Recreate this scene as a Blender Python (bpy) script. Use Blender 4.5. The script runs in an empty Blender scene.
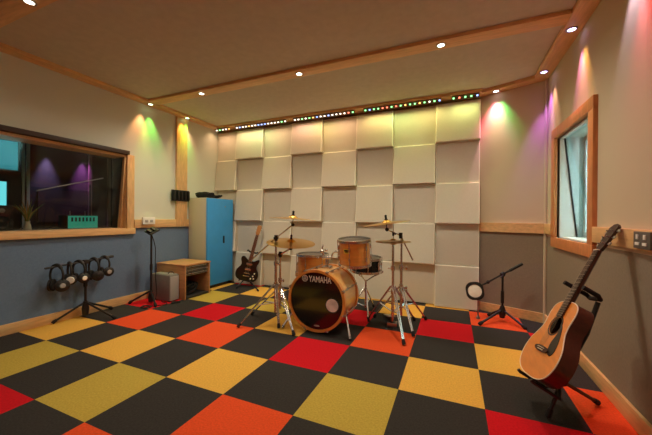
import bpy, bmesh, math, random
from mathutils import Matrix, Vector
random.seed(7)
PI = math.pi
sc = bpy.context.scene
C = sc.collection
V = Vector

# ------------------------------------------------------------------ materials
def lin(c):
    return tuple(((v/255.0)/12.92 if v/255.0 <= .04045 else ((v/255.0+.055)/1.055)**2.4) for v in c)

def mat(name, rgb, rough=.5, metal=0., coat=0., noise=0., nscale=30., bump=0., bscale=200., emit=None, estr=0., stretch=None, spec=.5):
    m = bpy.data.materials.new(name); m.use_nodes = True
    nt = m.node_tree; b = nt.nodes['Principled BSDF']
    col = lin(rgb) + (1,)
    b.inputs['Base Color'].default_value = col
    b.inputs['Roughness'].default_value = rough
    b.inputs['Metallic'].default_value = metal
    b.inputs['Coat Weight'].default_value = coat
    b.inputs['Coat Roughness'].default_value = .08
    b.inputs['Specular IOR Level'].default_value = spec
    if noise or bump:
        tc = nt.nodes.new('ShaderNodeTexCoord'); mp = nt.nodes.new('ShaderNodeMapping')
        nt.links.new(tc.outputs['Object'], mp.inputs['Vector'])
        if stretch: mp.inputs['Scale'].default_value = stretch
    if noise:
        n = nt.nodes.new('ShaderNodeTexNoise'); n.inputs['Scale'].default_value = nscale; n.inputs['Detail'].default_value = 5
        nt.links.new(mp.outputs['Vector'], n.inputs['Vector'])
        r = nt.nodes.new('ShaderNodeMapRange'); r.inputs['From Min'].default_value = .3; r.inputs['From Max'].default_value = .7
        r.inputs['To Min'].default_value = 1-noise; r.inputs['To Max'].default_value = 1+noise
        nt.links.new(n.outputs['Fac'], r.inputs['Value'])
        mx = nt.nodes.new('ShaderNodeMix'); mx.data_type = 'RGBA'; mx.blend_type = 'MULTIPLY'; mx.inputs['Factor'].default_value = 1
        mx.inputs['A'].default_value = col
        nt.links.new(r.outputs['Result'], mx.inputs['B']); nt.links.new(mx.outputs['Result'], b.inputs['Base Color'])
    if bump:
        n2 = nt.nodes.new('ShaderNodeTexNoise'); n2.inputs['Scale'].default_value = bscale; n2.inputs['Detail'].default_value = 3
        nt.links.new(mp.outputs['Vector'], n2.inputs['Vector'])
        bp = nt.nodes.new('ShaderNodeBump'); bp.inputs['Strength'].default_value = bump; bp.inputs['Distance'].default_value = .004
        nt.links.new(n2.outputs['Fac'], bp.inputs['Height']); nt.links.new(bp.outputs['Normal'], b.inputs['Normal'])
    if emit:
        b.inputs['Emission Color'].default_value = lin(emit) + (1,)
        b.inputs['Emission Strength'].default_value = estr
    return m

def glassmat(name, tint, refl=1.0):
    m = bpy.data.materials.new(name); m.use_nodes = True; nt = m.node_tree
    nt.nodes.clear()
    o = nt.nodes.new('ShaderNodeOutputMaterial'); t = nt.nodes.new('ShaderNodeBsdfTransparent'); g = nt.nodes.new('ShaderNodeBsdfGlossy')
    t.inputs['Color'].default_value = tint + (1,); g.inputs['Roughness'].default_value = .02
    f = nt.nodes.new('ShaderNodeFresnel'); f.inputs['IOR'].default_value = 1.5
    mul = nt.nodes.new('ShaderNodeMath'); mul.operation = 'MULTIPLY'; mul.inputs[1].default_value = refl
    mx = nt.nodes.new('ShaderNodeMixShader')
    nt.links.new(f.outputs[0], mul.inputs[0]); nt.links.new(mul.outputs[0], mx.inputs[0])
    nt.links.new(t.outputs[0], mx.inputs[1]); nt.links.new(g.outputs[0], mx.inputs[2]); nt.links.new(mx.outputs[0], o.inputs[0])
    return m

WOOD = (220, 176, 122)
M = dict(
 pine=mat('pine', WOOD, .45, noise=.14, nscale=9, stretch=(6, 6, 1), bump=.05),
 pine_y=mat('pine_along_wall', WOOD, .45, noise=.14, nscale=9, stretch=(6, .7, 6), bump=.05),
 pine_x=mat('pine_along_room', WOOD, .45, noise=.14, nscale=9, stretch=(.7, 6, 6), bump=.05),
 redwood=mat('window_wood', (206, 132, 78), .42, noise=.15, nscale=8, stretch=(6, 6, 1)),
 darkwood=mat('dark_wood', (58, 36, 26), .5, noise=.2, nscale=8, stretch=(6, .7, 6)),
 wall_pale=mat('pale_wall_paint', (212, 213, 198), .85, bump=.08, bscale=120),
 wall_warm_lit=mat('warm_lit_wall_paint', (202, 186, 160), .85, bump=.08, bscale=120),  # same upper wall paint, with the warmer light put into its colour
 wall_blue=mat('slate_blue_wall_fabric', (104, 127, 156), .95, noise=.06, nscale=60, bump=.15, bscale=260),
 wall_low_warm_lit=mat('warm_lit_wall_fabric', (142, 128, 112), .95, noise=.06, nscale=60, bump=.15, bscale=260),  # lower wall colour of the right side, shifted to brown for warmer light
 ceiling=mat('ceiling_fabric', (196, 188, 174), .95, noise=.05, nscale=14, bump=.15, bscale=180),
 panel=mat('acoustic_panel_fabric', (214, 207, 190), .8, noise=.02, nscale=50, bump=.06, bscale=300),
 panel_edge=mat('panel_edge_highlight', (250, 244, 226), .5),  # light catching the panel bevels, painted as a near-white colour
 c_dark=mat('carpet_charcoal', (57, 54, 52), 1, noise=.22, nscale=90, bump=.7, bscale=350, spec=.1),
 c_yel=mat('carpet_yellow', (226, 174, 78), 1, noise=.12, nscale=90, bump=.7, bscale=350, spec=.1),
 c_oli=mat('carpet_olive', (188, 162, 72), 1, noise=.14, nscale=90, bump=.7, bscale=350, spec=.1),
 c_ora=mat('carpet_orange', (226, 82, 42), 1, noise=.12, nscale=90, bump=.7, bscale=350, spec=.1),
 c_red=mat('carpet_red', (200, 26, 36), 1, noise=.12, nscale=90, bump=.7, bscale=350, spec=.1),
 black=mat('black_metal', (26, 25, 25), .45),
 rubber=mat('black_rubber', (18, 18, 18), .8),
 plastic=mat('black_plastic', (30, 29, 28), .5),
 chrome=mat('chrome', (215, 215, 215), .26, 1.),
 steel=mat('brushed_steel', (170, 170, 170), .35, 1.),
 maple=mat('maple_lacquer', (232, 172, 98), .3, coat=1., noise=.10, nscale=7, stretch=(1, 1, 5)),
 amber=mat('amber_lacquer', (228, 150, 70), .25, coat=1., noise=.10, nscale=7, stretch=(1, 1, 5)),
 channel=mat('led_channel_bronze', (112, 84, 58), .4, .6),
 hoopwood=mat('maple_hoop', (226, 148, 72), .3, coat=.8, noise=.1, nscale=10),
 headblack=mat('black_drum_head', (22, 17, 14), .18, coat=.5),
 headwhite=mat('smoky_drum_head', (92, 82, 72), .35),
 white=mat('white_print', (236, 234, 228), .5),
 bronze=mat('cymbal_bronze', (214, 170, 88), .30, 1.),
 blue=mat('cabinet_blue', (62, 158, 230), .4, noise=.03, nscale=10),
 putty=mat('cabinet_putty', (196, 184, 160), .5),
 grey=mat('grey_painted_metal', (132, 128, 124), .5, noise=.04),
 greyd=mat('grey_light_face', (168, 164, 158), .5),
 spruce=mat('spruce_top', (220, 136, 54), .3, coat=.7, noise=.10, nscale=10, stretch=(8, 1, 1)),
 mahog=mat('mahogany', (78, 34, 20), .3, coat=.6, noise=.2, nscale=8, stretch=(6, 1, 6)),
 rosew=mat('rosewood', (52, 32, 22), .5, noise=.2, nscale=20),
 gblack=mat('gloss_black', (14, 13, 13), .3, coat=.3),
 bone=mat('bone', (232, 224, 200), .5),
 brass=mat('nickel_strings', (190, 180, 160), .3, 1.),
 cream=mat('cream_disc', (255, 250, 232), .6, noise=.05, nscale=40),
 dark=mat('control_room_dark', (60, 50, 42), .9),
 darker=mat('control_room_black', (34, 32, 30), .7),
 darkceil=mat('control_room_ceiling', (70, 60, 50), .9),
 paleg=mat('pale_green_post', (170, 190, 165), .6),
 teal=mat('teal_panel', (70, 190, 165), .5),
 leaf=mat('dry_leaf', (150, 120, 60), .6),
 greenleaf=mat('green_leaf', (84, 104, 50), .6),
 vase=mat('vase', (190, 180, 160), .3),
 whitew=mat('white_reveal', (238, 242, 240), .6),
 gasket=mat('black_gasket', (14, 16, 16), .6),
 socket=mat('socket_grey', (92, 88, 84), .4),
 glass=glassmat('window_glass', (.95, .98, .96), .55),
 glassc=glassmat('tinted_glass', (.90, .955, .95), .6),
 skywin=mat('daylit_window', (10, 40, 50), .2, emit=(60, 165, 180), estr=.5),
 skywin2=mat('daylit_window_low', (10, 40, 50), .2, emit=(110, 225, 235), estr=1.0),
 lamp=mat('lamp_lens', (255, 250, 235), .3, emit=(255, 238, 205), estr=14.),
 lampw=mat('lamp_lens_cool', (255, 250, 245), .3, emit=(255, 232, 232), estr=9.),
 lampg=mat('lamp_lens_green', (230, 255, 225), .3, emit=(220, 255, 200), estr=7.),
 lampp=mat('lamp_lens_violet', (240, 225, 255), .3, emit=(215, 190, 255), estr=9.),
)
def ledmat(n, c): return mat('led_'+n, c, .3, emit=c, estr=2.8)
LED = [ledmat('white', (255, 246, 226)), ledmat('red', (255, 130, 100)), ledmat('green', (150, 255, 160)), ledmat('blue', (150, 180, 255)), ledmat('amber', (255, 196, 110))]

# ------------------------------------------------------------------ mesh builder
class MB:
    def __init__(s): s.v = []; s.f = []; s.m = []; s.mi = 0
    def add(s, vs, fs):
        o = len(s.v); s.v += [tuple(v) for v in vs]
        for f in fs: s.f.append([o+i for i in f]); s.m.append(s.mi)
        return s
    def box(s, x0, x1, y0, y1, z0, z1, bev=0., M4=None):
        if bev <= 0:
            vs = [V((x, y, z)) for z in (z0, z1) for y in (y0, y1) for x in (x0, x1)]
            fs = [(0, 2, 3, 1), (4, 5, 7, 6), (0, 1, 5, 4), (2, 6, 7, 3), (0, 4, 6, 2), (1, 3, 7, 5)]
        else:
            bm = bmesh.new(); bmesh.ops.create_cube(bm, size=1)
            for v in bm.verts: v.co = V(((x0+x1)/2+v.co.x*(x1-x0), (y0+y1)/2+v.co.y*(y1-y0), (z0+z1)/2+v.co.z*(z1-z0)))
            bmesh.ops.bevel(bm, geom=bm.edges[:], offset=bev, segments=2, profile=.6, affect='EDGES')
            bm.verts.index_update()
            vs = [v.co.copy() for v in bm.verts]; fs = [[v.index for v in f.verts] for f in bm.faces]; bm.free()
        if M4: vs = [M4 @ v for v in vs]
        return s.add(vs, fs)
    def tube(s, pts, r, n=10, caps=True):
        pts = [V(p) for p in pts]; k = len(pts)
        rs = r if isinstance(r, (list, tuple)) else [r]*k
        t0 = (pts[1]-pts[0]).normalized()
        a = t0.cross(V((0, 0, 1)))
        if a.length < 1e-3: a = t0.cross(V((1, 0, 0)))
        a.normalize(); vs = []; fs = []
        for i, p in enumerate(pts):
            t = (pts[min(i+1, k-1)]-pts[max(i-1, 0)]).normalized()
            a = (a - t*a.dot(t)).normalized(); b = t.cross(a)
            for j in range(n):
                w = 2*PI*j/n; vs.append(p+(a*math.cos(w)+b*math.sin(w))*rs[i])
        for i in range(k-1):
            for j in range(n): fs.append((i*n+j, i*n+(j+1) % n, (i+1)*n+(j+1) % n, (i+1)*n+j))
        if caps:
            fs.append(tuple(range(n))[::-1]); fs.append(tuple(range((k-1)*n, k*n)))
        return s.add(vs, fs)
    def lathe(s, prof, n=32, M4=None, closed=False):
        vs = []; fs = []; M4 = M4 or Matrix()
        for r, z in prof:
            for j in range(n):
                w = 2*PI*j/n; vs.append(M4 @ V((r*math.cos(w), r*math.sin(w), z)))
        k = len(prof)
        for i in range(k if closed else k-1):
            i2 = (i+1) % k
            for j in range(n): fs.append((i*n+j, i*n+(j+1) % n, i2*n+(j+1) % n, i2*n+j))
        if not closed:
            if prof[0][0] > 1e-6: fs.append(tuple(range(n))[::-1])
            if prof[-1][0] > 1e-6: fs.append(tuple(range((k-1)*n, k*n)))
        return s.add(vs, fs)
    def prism(s, poly, z0, z1, M4=None):
        n = len(poly); M4 = M4 or Matrix()
        vs = [M4 @ V((x, y, z0)) for x, y in poly] + [M4 @ V((x, y, z1)) for x, y in poly]
        fs = [tuple(range(n))[::-1], tuple(range(n, 2*n))] + [(i, (i+1) % n, n+(i+1) % n, n+i) for i in range(n)]
        return s.add(vs, fs)
    def ball(s, c, rx, ry=None, rz=None, n=14, k=9, M4=None):
        ry = ry or rx; rz = rz or rx
        pr = [(math.sin(PI*i/k), -math.cos(PI*i/k)) for i in range(k+1)]
        X = Matrix.Translation(c) @ (M4 or Matrix()) @ Matrix.Diagonal((rx, ry, rz, 1))
        return s.lathe([(max(a, 1e-4), b) for a, b in pr], n, X)

WM = {}
def obj(name, mb, mats, parent=None, loc=None, angle=35):
    me = bpy.data.meshes.new(name); me.from_pydata(mb.v, [], mb.f)
    mats = mats if isinstance(mats, (list, tuple)) else [mats]
    for m in mats: me.materials.append(m)
    if len(mats) > 1: me.polygons.foreach_set('material_index', mb.m)
    bm = bmesh.new(); bm.from_mesh(me); bmesh.ops.recalc_face_normals(bm, faces=bm.faces[:])
    for f in bm.faces: f.smooth = True
    bm.to_mesh(me); bm.free()
    me.set_sharp_from_angle(angle=math.radians(angle))
    o = bpy.data.objects.new(name, me); C.objects.link(o)
    if parent is not None:
        o.parent = parent; W = WM[parent]
    else:
        W = Matrix.Translation(loc or (0, 0, 0)); o.location = loc or (0, 0, 0)
    WM[o] = W
    me.transform(W.inverted())
    return o
def tag(o, label, cat, group=None):
    o['label'] = label; o['category'] = cat
    if group: o['group'] = group
    return o
def thing(name, label, cat, loc, group=None):
    o = bpy.data.objects.new(name, None); C.objects.link(o); o.location = loc; o.empty_display_size = .05
    WM[o] = Matrix.Translation(loc)
    return tag(o, label, cat, group)
def struct(name, mb, mats, **k):
    o = obj(name, mb, mats, **k); o['kind'] = 'structure'; return o
def dup(root, loc, label, group=None):
    r = root.copy(); C.objects.link(r); r.location = loc; r['label'] = label
    if group: r['group'] = group
    for ch in list(root.children):
        c = ch.copy(); C.objects.link(c); c.parent = r
        for g in ch.children:
            d = g.copy(); C.objects.link(d); d.parent = c
    return r
def axis(o, z, x=None):
    z = V(z).normalized(); x = V(x) if x else (V((1, 0, 0)) if abs(z.x) < .9 else V((0, 1, 0)))
    x = (x - z*x.dot(z)).normalized(); y = z.cross(x)
    m = Matrix.Identity(4)
    for i in range(3): m[i][0], m[i][1], m[i][2], m[i][3] = x[i], y[i], z[i], o[i]
    return m
def smooth(pts, n=8, closed=False):
    P = [V(p) if len(p) == 3 else V((p[0], p[1], 0)) for p in pts]; out = []; k = len(P)
    for i in range(k if closed else k-1):
        p0 = P[(i-1) % k] if closed or i > 0 else P[0]; p1 = P[i]; p2 = P[(i+1) % k]; p3 = P[(i+2) % k] if closed or i+2 < k else P[-1]
        for j in range(n):
            t = j/n
            out.append(.5*((2*p1)+(p2-p0)*t+(2*p0-5*p1+4*p2-p3)*t*t+(3*p1-p0-3*p2+p3)*t**3))
    if not closed: out.append(P[-1])
    return out

# ------------------------------------------------------------------ room dimensions
XL, XR, H = -.49, 4.235, 2.635
YF = -3.2                      # wall behind the camera
YB = 2.76                      # wall behind the acoustic panels
DA, DB = .957, 1.064           # dado rail
A0, A1 = V((3.615, 2.645)), V((XR, 2.39))   # angled wall

# floor: half metre carpet tiles
tiles = {(0,-1):2,(1,0):1,(0,1):3,(-1,0):1,(-1,2):4,(1,2):4,(0,3):2,(1,4):1,(-1,4):1,(0,5):4,(2,1):3,(2,3):2,(3,2):1,(3,0):1,(2,-1):2,(1,-2):4,(3,-2):3,(4,-1):3,(4,1):4,(5,0):2,(6,1):1,(5,2):3,(6,3):4,(5,4):1,(6,5):1,(7,2):1,(7,4):3,(7,0):4,(8,1):3,(4,3):4,(3,4):1,(2,5):1,(4,5):1,(8,3):4}
mb = MB()
for i in range(-1, 9):
    for j in range(-7, 6):
        x0, x1, y0, y1 = max(i*.5, XL-.02), min(i*.5+.5, XR+.02), j*.5, min(j*.5+.5, YB)
        if j == 5: y1 = YB
        mb.mi = 0 if (i+j) % 2 == 0 else tiles.get((i, j), [1, 3, 2, 4][(i*7+j*3) % 4])
        mb.add([(x0, y0, 0), (x1, y0, 0), (x1, y1, 0), (x0, y1, 0)], [(0, 1, 2, 3)])
mb.mi = 0; mb.box(XL-.02, XR+.02, -3.5, YB, -.06, -.004)
struct('floor', mb, [M['c_dark'], M['c_yel'], M['c_oli'], M['c_ora'], M['c_red']])

mb = MB(); mb.box(XL-.3, XR+.6, YF-.1, YB+.1, H, H+.1); struct('ceiling', mb, M['ceiling'])

# left wall with the control-room window opening
WY0, WY1, WZ0, WZ1 = -1.3, 1.02, .95, 1.885
TX = XL-.27
mb = MB()
mb.mi = 1
mb.box(TX, XL, YF, YB, 0, WZ0)
mb.mi = 0
mb.box(TX, XL, YF, YB, WZ1, H)
mb.box(TX, XL, WY1+.02, YB, WZ0, WZ1); mb.box(TX, XL, YF, WY0-.02, WZ0, WZ1)
struct('wall_left', mb, [M['wall_pale'], M['wall_blue']])
# back wall
mb = MB(); mb.box(XL-.2, XR+.3, YB, YB+.1, 0, H); struct('wall_back', mb, M['wall_warm_lit'])
# angled wall
d = (A1-A0).normalized(); nrm = V((d.y, -d.x))     # towards the room is -y side
if nrm.y > 0: nrm = -nrm
def aw(s, off=0.): p = A0+d*s+nrm*off; return (p.x, p.y)
LA = (A1-A0).length
def aslab(mb, s0, s1, o0, o1, z0, z1):
    mb.prism([aw(s0, o0), aw(s1, o0), aw(s1, o1), aw(s0, o1)], z0, z1)
mb = MB(); mb.mi = 1
aslab(mb, 0, LA+.02, 0, -.08, 0, 1.0); mb.mi = 0; aslab(mb, 0, LA+.02, 0, -.08, 1.0, H)
struct('wall_angled', mb, [M['wall_warm_lit'], M['wall_low_warm_lit']])
# right wall with window opening
RY0, RY1, RZ0, RZ1 = 1.255, 2.04, .935, 1.89
TR = XR+.30
mb = MB(); mb.mi = 1
mb.box(XR, TR, YF, 2.44, 0, RZ0)
mb.mi = 0
mb.box(XR, TR, YF, 2.44, RZ1, H); mb.box(XR, TR, RY1, 2.44, RZ0, RZ1); mb.box(XR, TR, YF, RY0, RZ0, RZ1)
struct('wall_right', mb, [M['wall_warm_lit'], M['wall_low_warm_lit']])
mb = MB(); mb.box(XL-.3, XR+.6, YF-.1, YF, 0, H); struct('wall_front', mb, M['wall_warm_lit'])

# timber trims
mb = MB(); mb.box(XL, XL+.02, YF, 1.97, 0, .10, .004); struct('baseboard_left', mb, M['pine_y'])
mb = MB(); mb.box(XR-.02, XR, YF, 2.385, 0, .10, .004); struct('baseboard_right', mb, M['pine_y'])
mb = MB(); aslab(mb, .0, LA-.005, .0, .02, 0, .10); struct('baseboard_angled', mb, M['pine_x'])
mb = MB(); mb.box(XL, XL+.03, 1.115, YB-.2, DA, DB, .004); struct('trim_1', mb, M['pine_y'])
mb = MB(); aslab(mb, .0, LA-.02, 0, .03, DA, DB); struct('trim_2', mb, M['pine_x'])
mb = MB(); mb.box(XR-.03, XR, 2.134, 2.365, DA, DB, .004); struct('trim_3', mb, M['pine_y'])
mb = MB(); mb.box(XR-.03, XR, YF, 1.161, DA, DB, .004); struct('trim_4', mb, M['pine_y'])
mb = MB(); mb.box(XL, XL+.034, 1.745, 1.935, DA-.001, 2.6, .004); struct('trim_5', mb, M['pine'])       # upright post
mb = MB(); mb.tube([(XR-.012, 2.378, .0), (XR-.012, 2.378, 2.6)], .016, 8); struct('trim_6', mb, M['wall_warm_lit'])
# ceiling soffit boards
S0 = 2.6
mb = MB(); mb.box(XL, XL+.13, YF, YB, S0, H, .004); struct('trim_7', mb, M['pine_y'])
mb = MB(); mb.box(XR-.135, XR, YF, 2.36, S0, H, .004); struct('trim_8', mb, M['pine_y'])
mb = MB(); aslab(mb, -.02, LA, 0, .13, S0-.001, H); struct('trim_9', mb, M['pine_x'])
mb = MB(); mb.box(XL+.13, 3.62, 2.46, YB, S0, H, .003); struct('trim_10', mb, M['pine_x'])
mb = MB(); mb.box(XL+.13, XR-.135, 1.21, 1.355, S0+.004, H, .004); struct('trim_11', mb, M['pine_x'])   # beam
mb = MB(); mb.box(XL+.13, XR-.135, -.44, -.295, S0+.004, H, .004); struct('trim_12', mb, M['pine_x'])
mb = MB(); mb.box(XL+.13, XR-.135, -2.09, -1.945, S0+.004, H, .004); struct('trim_13', mb, M['pine_x'])

# ------------------------------------------------------------------ control-room window (left wall)
mb = MB(); mb.box(XL-.001, XL+.024, WY1, WY1+.092, WZ0, WZ1, .003); wf = struct('window_1', mb, M['pine'])
mb = MB(); mb.box(XL-.001, XL+.04, WY0-.1, WY1+.1, .882, WZ0, .004); obj('window_sill', mb, M['pine_y'], wf)
mb = MB(); mb.box(XL-.001, XL+.055, WY0-.1, WY1+.01, 1.88, 1.928, .003); obj('head_rail', mb, M['darkwood'], wf)
mb = MB()
for q in range(4): mb.box(XL-.066*q-.028, XL-.066*q+.0, WY0, WY1, 1.848, 1.88, .003)
obj('head_slats', mb, M['pine_y'], wf)
mb = MB(); mb.box(TX, XL-.004, WY0, WY1, 1.862, 1.884); obj('head_lining', mb, M['darkwood'], wf)
mb = MB(); mb.box(TX, XL, WY1-.0, WY1+.02, WZ0, WZ1); mb.box(TX, XL, WY0-.02, WY0, WZ0, WZ1); obj('jamb', mb, M['darker'], wf)  # dimness behind the glass is put into the jamb's dark colour
mb = MB(); mb.box(TX, XL, WY0, WY1, WZ0-.02, WZ0+.006); obj('inner_sill', mb, M['pine_y'], wf)
PXT = -.512
def pane_x(z): return -.512 + (-.615+.512)*(1.845-z)/(1.845-.955)
mb = MB()
for o in (0, .045):
    mb.add([(pane_x(.956)-.012+o, WY1-.022, .956), (pane_x(.956)+.012+o, WY1-.022, .956), (pane_x(1.845)+.012+o*.3, WY1-.022, 1.845), (pane_x(1.845)-.012+o*.3, WY1-.022, 1.845),
            (pane_x(.956)-.012+o, WY1, .956), (pane_x(.956)+.012+o, WY1, .956), (pane_x(1.845)+.012+o*.3, WY1, 1.845), (pane_x(1.845)-.012+o*.3, WY1, 1.845)],
           [(0, 1, 2, 3), (7, 6, 5, 4), (0, 4, 5, 1), (1, 5, 6, 2), (2, 6, 7, 3), (3, 7, 4, 0)])
obj('glazing_stop', mb, M['pine'], wf)
mb = MB(); pl4 = [(XL-.001, .956), (pane_x(.956), .956), (pane_x(1.845), 1.845), (XL-.001, 1.845)]
mb.add([(x, WY1-.006, z) for x, z in pl4]+[(x, WY1+.001, z) for x, z in pl4], [(0, 1, 2, 3), (7, 6, 5, 4), (0, 4, 5, 1), (1, 5, 6, 2), (2, 6, 7, 3), (3, 7, 4, 0)])
obj('jamb_lining', mb, M['pine'], wf)
mb = MB()
def gp(y0, y1, t):
    a, b = pane_x(.956), pane_x(1.845)
    mb.add([(a, y0, .956), (a, y1, .956), (b, y1, 1.845), (b, y0, 1.845), (a-t, y0, .956), (a-t, y1, .956), (b-t, y1, 1.845), (b-t, y0, 1.845)],
           [(0, 1, 2, 3), (7, 6, 5, 4), (0, 4, 5, 1), (1, 5, 6, 2), (2, 6, 7, 3), (3, 7, 4, 0)])
gp(WY0, WY1-.001, .008)
obj('pane', mb, M['glass'], wf)

# control room beyond the glass
CX, CY0, CY1, CH = -3.12, -2.0, 2.75, 2.36
mb = MB(); mb.mi = 0
mb.box(CX-.1, CX, CY0, CY1, 1.58, CH); mb.mi = 1; mb.box(CX-.1, CX+.03, CY0, CY1, 0, 1.58)
struct('wall_control_back', mb, [M['dark'], M['darker']])
mb = MB(); mb.box(CX, TX, CY1, CY1+.1, 0, CH); mb.box(CX, TX, CY0-.1, CY0, 0, CH); struct('wall_control_side', mb, M['dark'])
mb = MB(); mb.box(CX-.1, TX+.02, CY0, CY1, CH, CH+.1); struct('ceiling_control', mb, M['darkceil'])
mb = MB(); mb.box(CX-.1, TX, CY0, CY1, -.06, 0); struct('floor_control', mb, M['darker'])
mb = MB()
for (a, b, z0, z1) in ((.3, 1.03, 1.78, 2.30), (.3, .9, .98, 1.66)):
    w = .035
    mb.box(CX+.03, CX+.07, a, b, z0, z0+w); mb.box(CX+.03, CX+.07, a, b, z1-w, z1); mb.box(CX+.03, CX+.07, a, a+w, z0, z1); mb.box(CX+.03, CX+.07, b-w, b, z0, z1)
w3 = struct('window_2', mb, M['darker'])
mb = MB(); mb.box(CX+.031, CX+.045, .31, 1.0, 1.8, 2.28); obj('pane', mb, M['skywin'], w3)
mb = MB(); mb.box(CX+.031, CX+.045, .31, .88, 1.0, 1.64); obj('pane', mb, M['skywin2'], w3)
mb = MB(); mb.box(CX+.03, CX+.06, 1.045, 1.075, .9, 2.3); mb.box(CX+.03, CX+.06, 1.10, 1.14, .9, 2.3); obj('mullion', mb, M['paleg'], w3)
mb = MB(); mb.box(CX+.03, CX+.05, 1.25, 2.0, .99, 1.55); struct('trim_14', mb, M['dark'])
mb = MB()
for y in (2.0, 2.34, 2.62): mb.box(CX+.03, CX+.07, y, y+.05, .0, CH)
struct('trim_15', mb, mat('control_batten', (120, 104, 80), .7))

dk = thing('control_desk', 'dark control room desk behind the studio window', 'desk', (-1.2, .5, 0))
mb = MB(); mb.box(-1.65, -.80, -1.2, 2.0, .885, .93, .006); obj('desktop', mb, M['darker'], dk)
for y in (-1.1, .4, 1.9):
    mb = MB(); mb.box(-1.6, -.85, y-.02, y+.02, 0, .886); obj('side_panel', mb, M['darker'], dk)
eq = thing('equipment_box', 'teal fronted equipment box with vents on control room desk', 'equipment', (-1.36, .97, .93))
mb = MB(); mb.box(-1.5, -1.3, .79, 1.16, .93, 1.112, .006); obj('casing', mb, M['dark'], eq)
mb = MB(); mb.box(-1.302, -1.292, .80, 1.15, .94, 1.105, .002); fp = obj('front_panel', mb, mat('teal_lit_panel', (60, 150, 130), .4, emit=(60, 200, 165), estr=.28), eq)
for q in range(7):
    mb = MB(); mb.box(-1.293, -1.288, .832+q*.043, .852+q*.043, 1.03, 1.085); obj('vent', mb, M['darker'], fp)
for y in (.87, 1.05):
    mb = MB(); mb.tube([(-1.4, y, 1.11), (-1.4, y, 1.17)], .005, 6); obj('antenna', mb, M['steel'], eq)
pt = thing('potted_plant', 'spiky dry plant in a small pale vase on the inner sill', 'plant', (-.70, .16, .956))
PX, PY = -.83, .205
pt.location = (PX, PY, .93); WM[pt] = Matrix.Translation((PX, PY, .93))
mb = MB(); mb.lathe([(.022, .93), (.034, .96), (.03, 1.0), (.02, 1.03), (.024, 1.045)], 16, Matrix.Translation((PX, PY, 0))); obj('vase', mb, M['vase'], pt)
mb = MB(); mb.mi = 0
for q in range(16):
    a = random.uniform(0, 2*PI); l = random.uniform(.12, .27); sp = random.uniform(.02, .15)
    mb.mi = q % 2
    p = [V((PX, PY, 1.03)), V((PX+math.cos(a)*sp*.4, PY+math.sin(a)*sp*.4, 1.03+l*.6)), V((PX+math.cos(a)*sp, PY+math.sin(a)*sp, 1.03+l))]
    mb.tube(smooth(p, 4), [.004, .005, .006, .006, .006, .006, .004, .003, .001], 5)
obj('leaves', mb, [M['leaf'], M['greenleaf']], pt)
bs = thing('microphone_boom', 'pale thin boom slanting inside the dark control room', 'boom arm', (-2.2, 1.55, 0))
mb = MB(); mb.tube([(-2.2, 1.55, .02), (-2.2, 1.55, 1.62)], .012, 8); obj('pole', mb, M['darker'], bs)
mb = MB(); mb.tube([(-2.2, .86, 1.46), (-2.2, 1.75, 1.75)], .009, 8); obj('arm', mb, M['greyd'], bs)
mb = MB(); mb.lathe([(.14, 0), (.14, .015), (.02, .03)], 20, Matrix.Translation((-2.2, 1.55, 0))); obj('base', mb, M['darker'], bs)
sp = thing('monitor_speaker', 'dark studio monitor loudspeaker standing behind the window, left of plant', 'speaker', (-1.45, -.1, .93))
mb = MB(); mb.box(-1.62, -1.36, .10, .30, .93, 1.22, .008); obj('cabinet', mb, M['darker'], sp)
mb = MB(); mb.lathe([(.075, 0), (.07, .008), (.03, -.004), (.012, .006), (.001, .008)], 20, axis((-1.362, .20, 1.03), (1, 0, 0))); obj('woofer', mb, M['plastic'], sp)
mb = MB(); mb.lathe([(.03, 0), (.02, .006), (.001, .01)], 16, axis((-1.362, .20, 1.16), (1, 0, 0))); obj('tweeter', mb, M['grey'], sp)

# ------------------------------------------------------------------ right window
mb = MB(); c = .092
mb.box(XR-.028, XR+.02, RY0-c, RY1+c, RZ0-c, RZ0, .004); mb.box(XR-.028, XR+.02, RY0-c, RY1+c, RZ1, RZ1+c, .004)
mb.box(XR-.028, XR+.02, RY0-c, RY0, RZ0, RZ1, .004); mb.box(XR-.028, XR+.02, RY1, RY1+c, RZ0, RZ1, .004)
w2 = struct('window_3', mb, M['redwood'])
mb = MB(); t = .012
mb.box(XR+.02, TR, RY0, RY1, RZ0, RZ0+t); mb.box(XR+.02, TR, RY0, RY1, RZ1-t, RZ1); mb.box(XR+.02, TR, RY0, RY0+t, RZ0, RZ1); mb.box(XR+.02, TR, RY1-t, RY1, RZ0, RZ1)
obj('reveal', mb, M['whitew'], w2)
mb = MB(); mb.box(4.40, TR-.001, RY1-t-.006, RY1-t, RZ0+t, RZ1-t); obj('side_liner', mb, mat('teal_liner', (120, 160, 156), .6), w2)
def rx(z): return 4.285 + (4.382-4.285)*(1.878-z)/(1.878-.947)
def slant(mb, y0, y1, o0, o1, z0=.947, z1=1.878):
    mb.add([(rx(z0)+o0, y0, z0), (rx(z0)+o0, y1, z0), (rx(z1)+o0, y1, z1), (rx(z1)+o0, y0, z1), (rx(z0)+o1, y0, z0), (rx(z0)+o1, y1, z0), (rx(z1)+o1, y1, z1), (rx(z1)+o1, y0, z1)],
           [(0, 1, 2, 3), (7, 6, 5, 4), (0, 4, 5, 1), (1, 5, 6, 2), (2, 6, 7, 3), (3, 7, 4, 0)])
mb = MB(); slant(mb, RY1-.024, RY1-.011, -.004, .006); slant(mb, RY0+.011, RY0+.024, -.004, .006); obj('gasket', mb, M['gasket'], w2)
mb = MB(); slant(mb, RY0+.013, RY1-.013, 0, .004); obj('pane', mb, M['glassc'], w2)
fx = TR-.105
mb = MB(); w = .05
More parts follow.
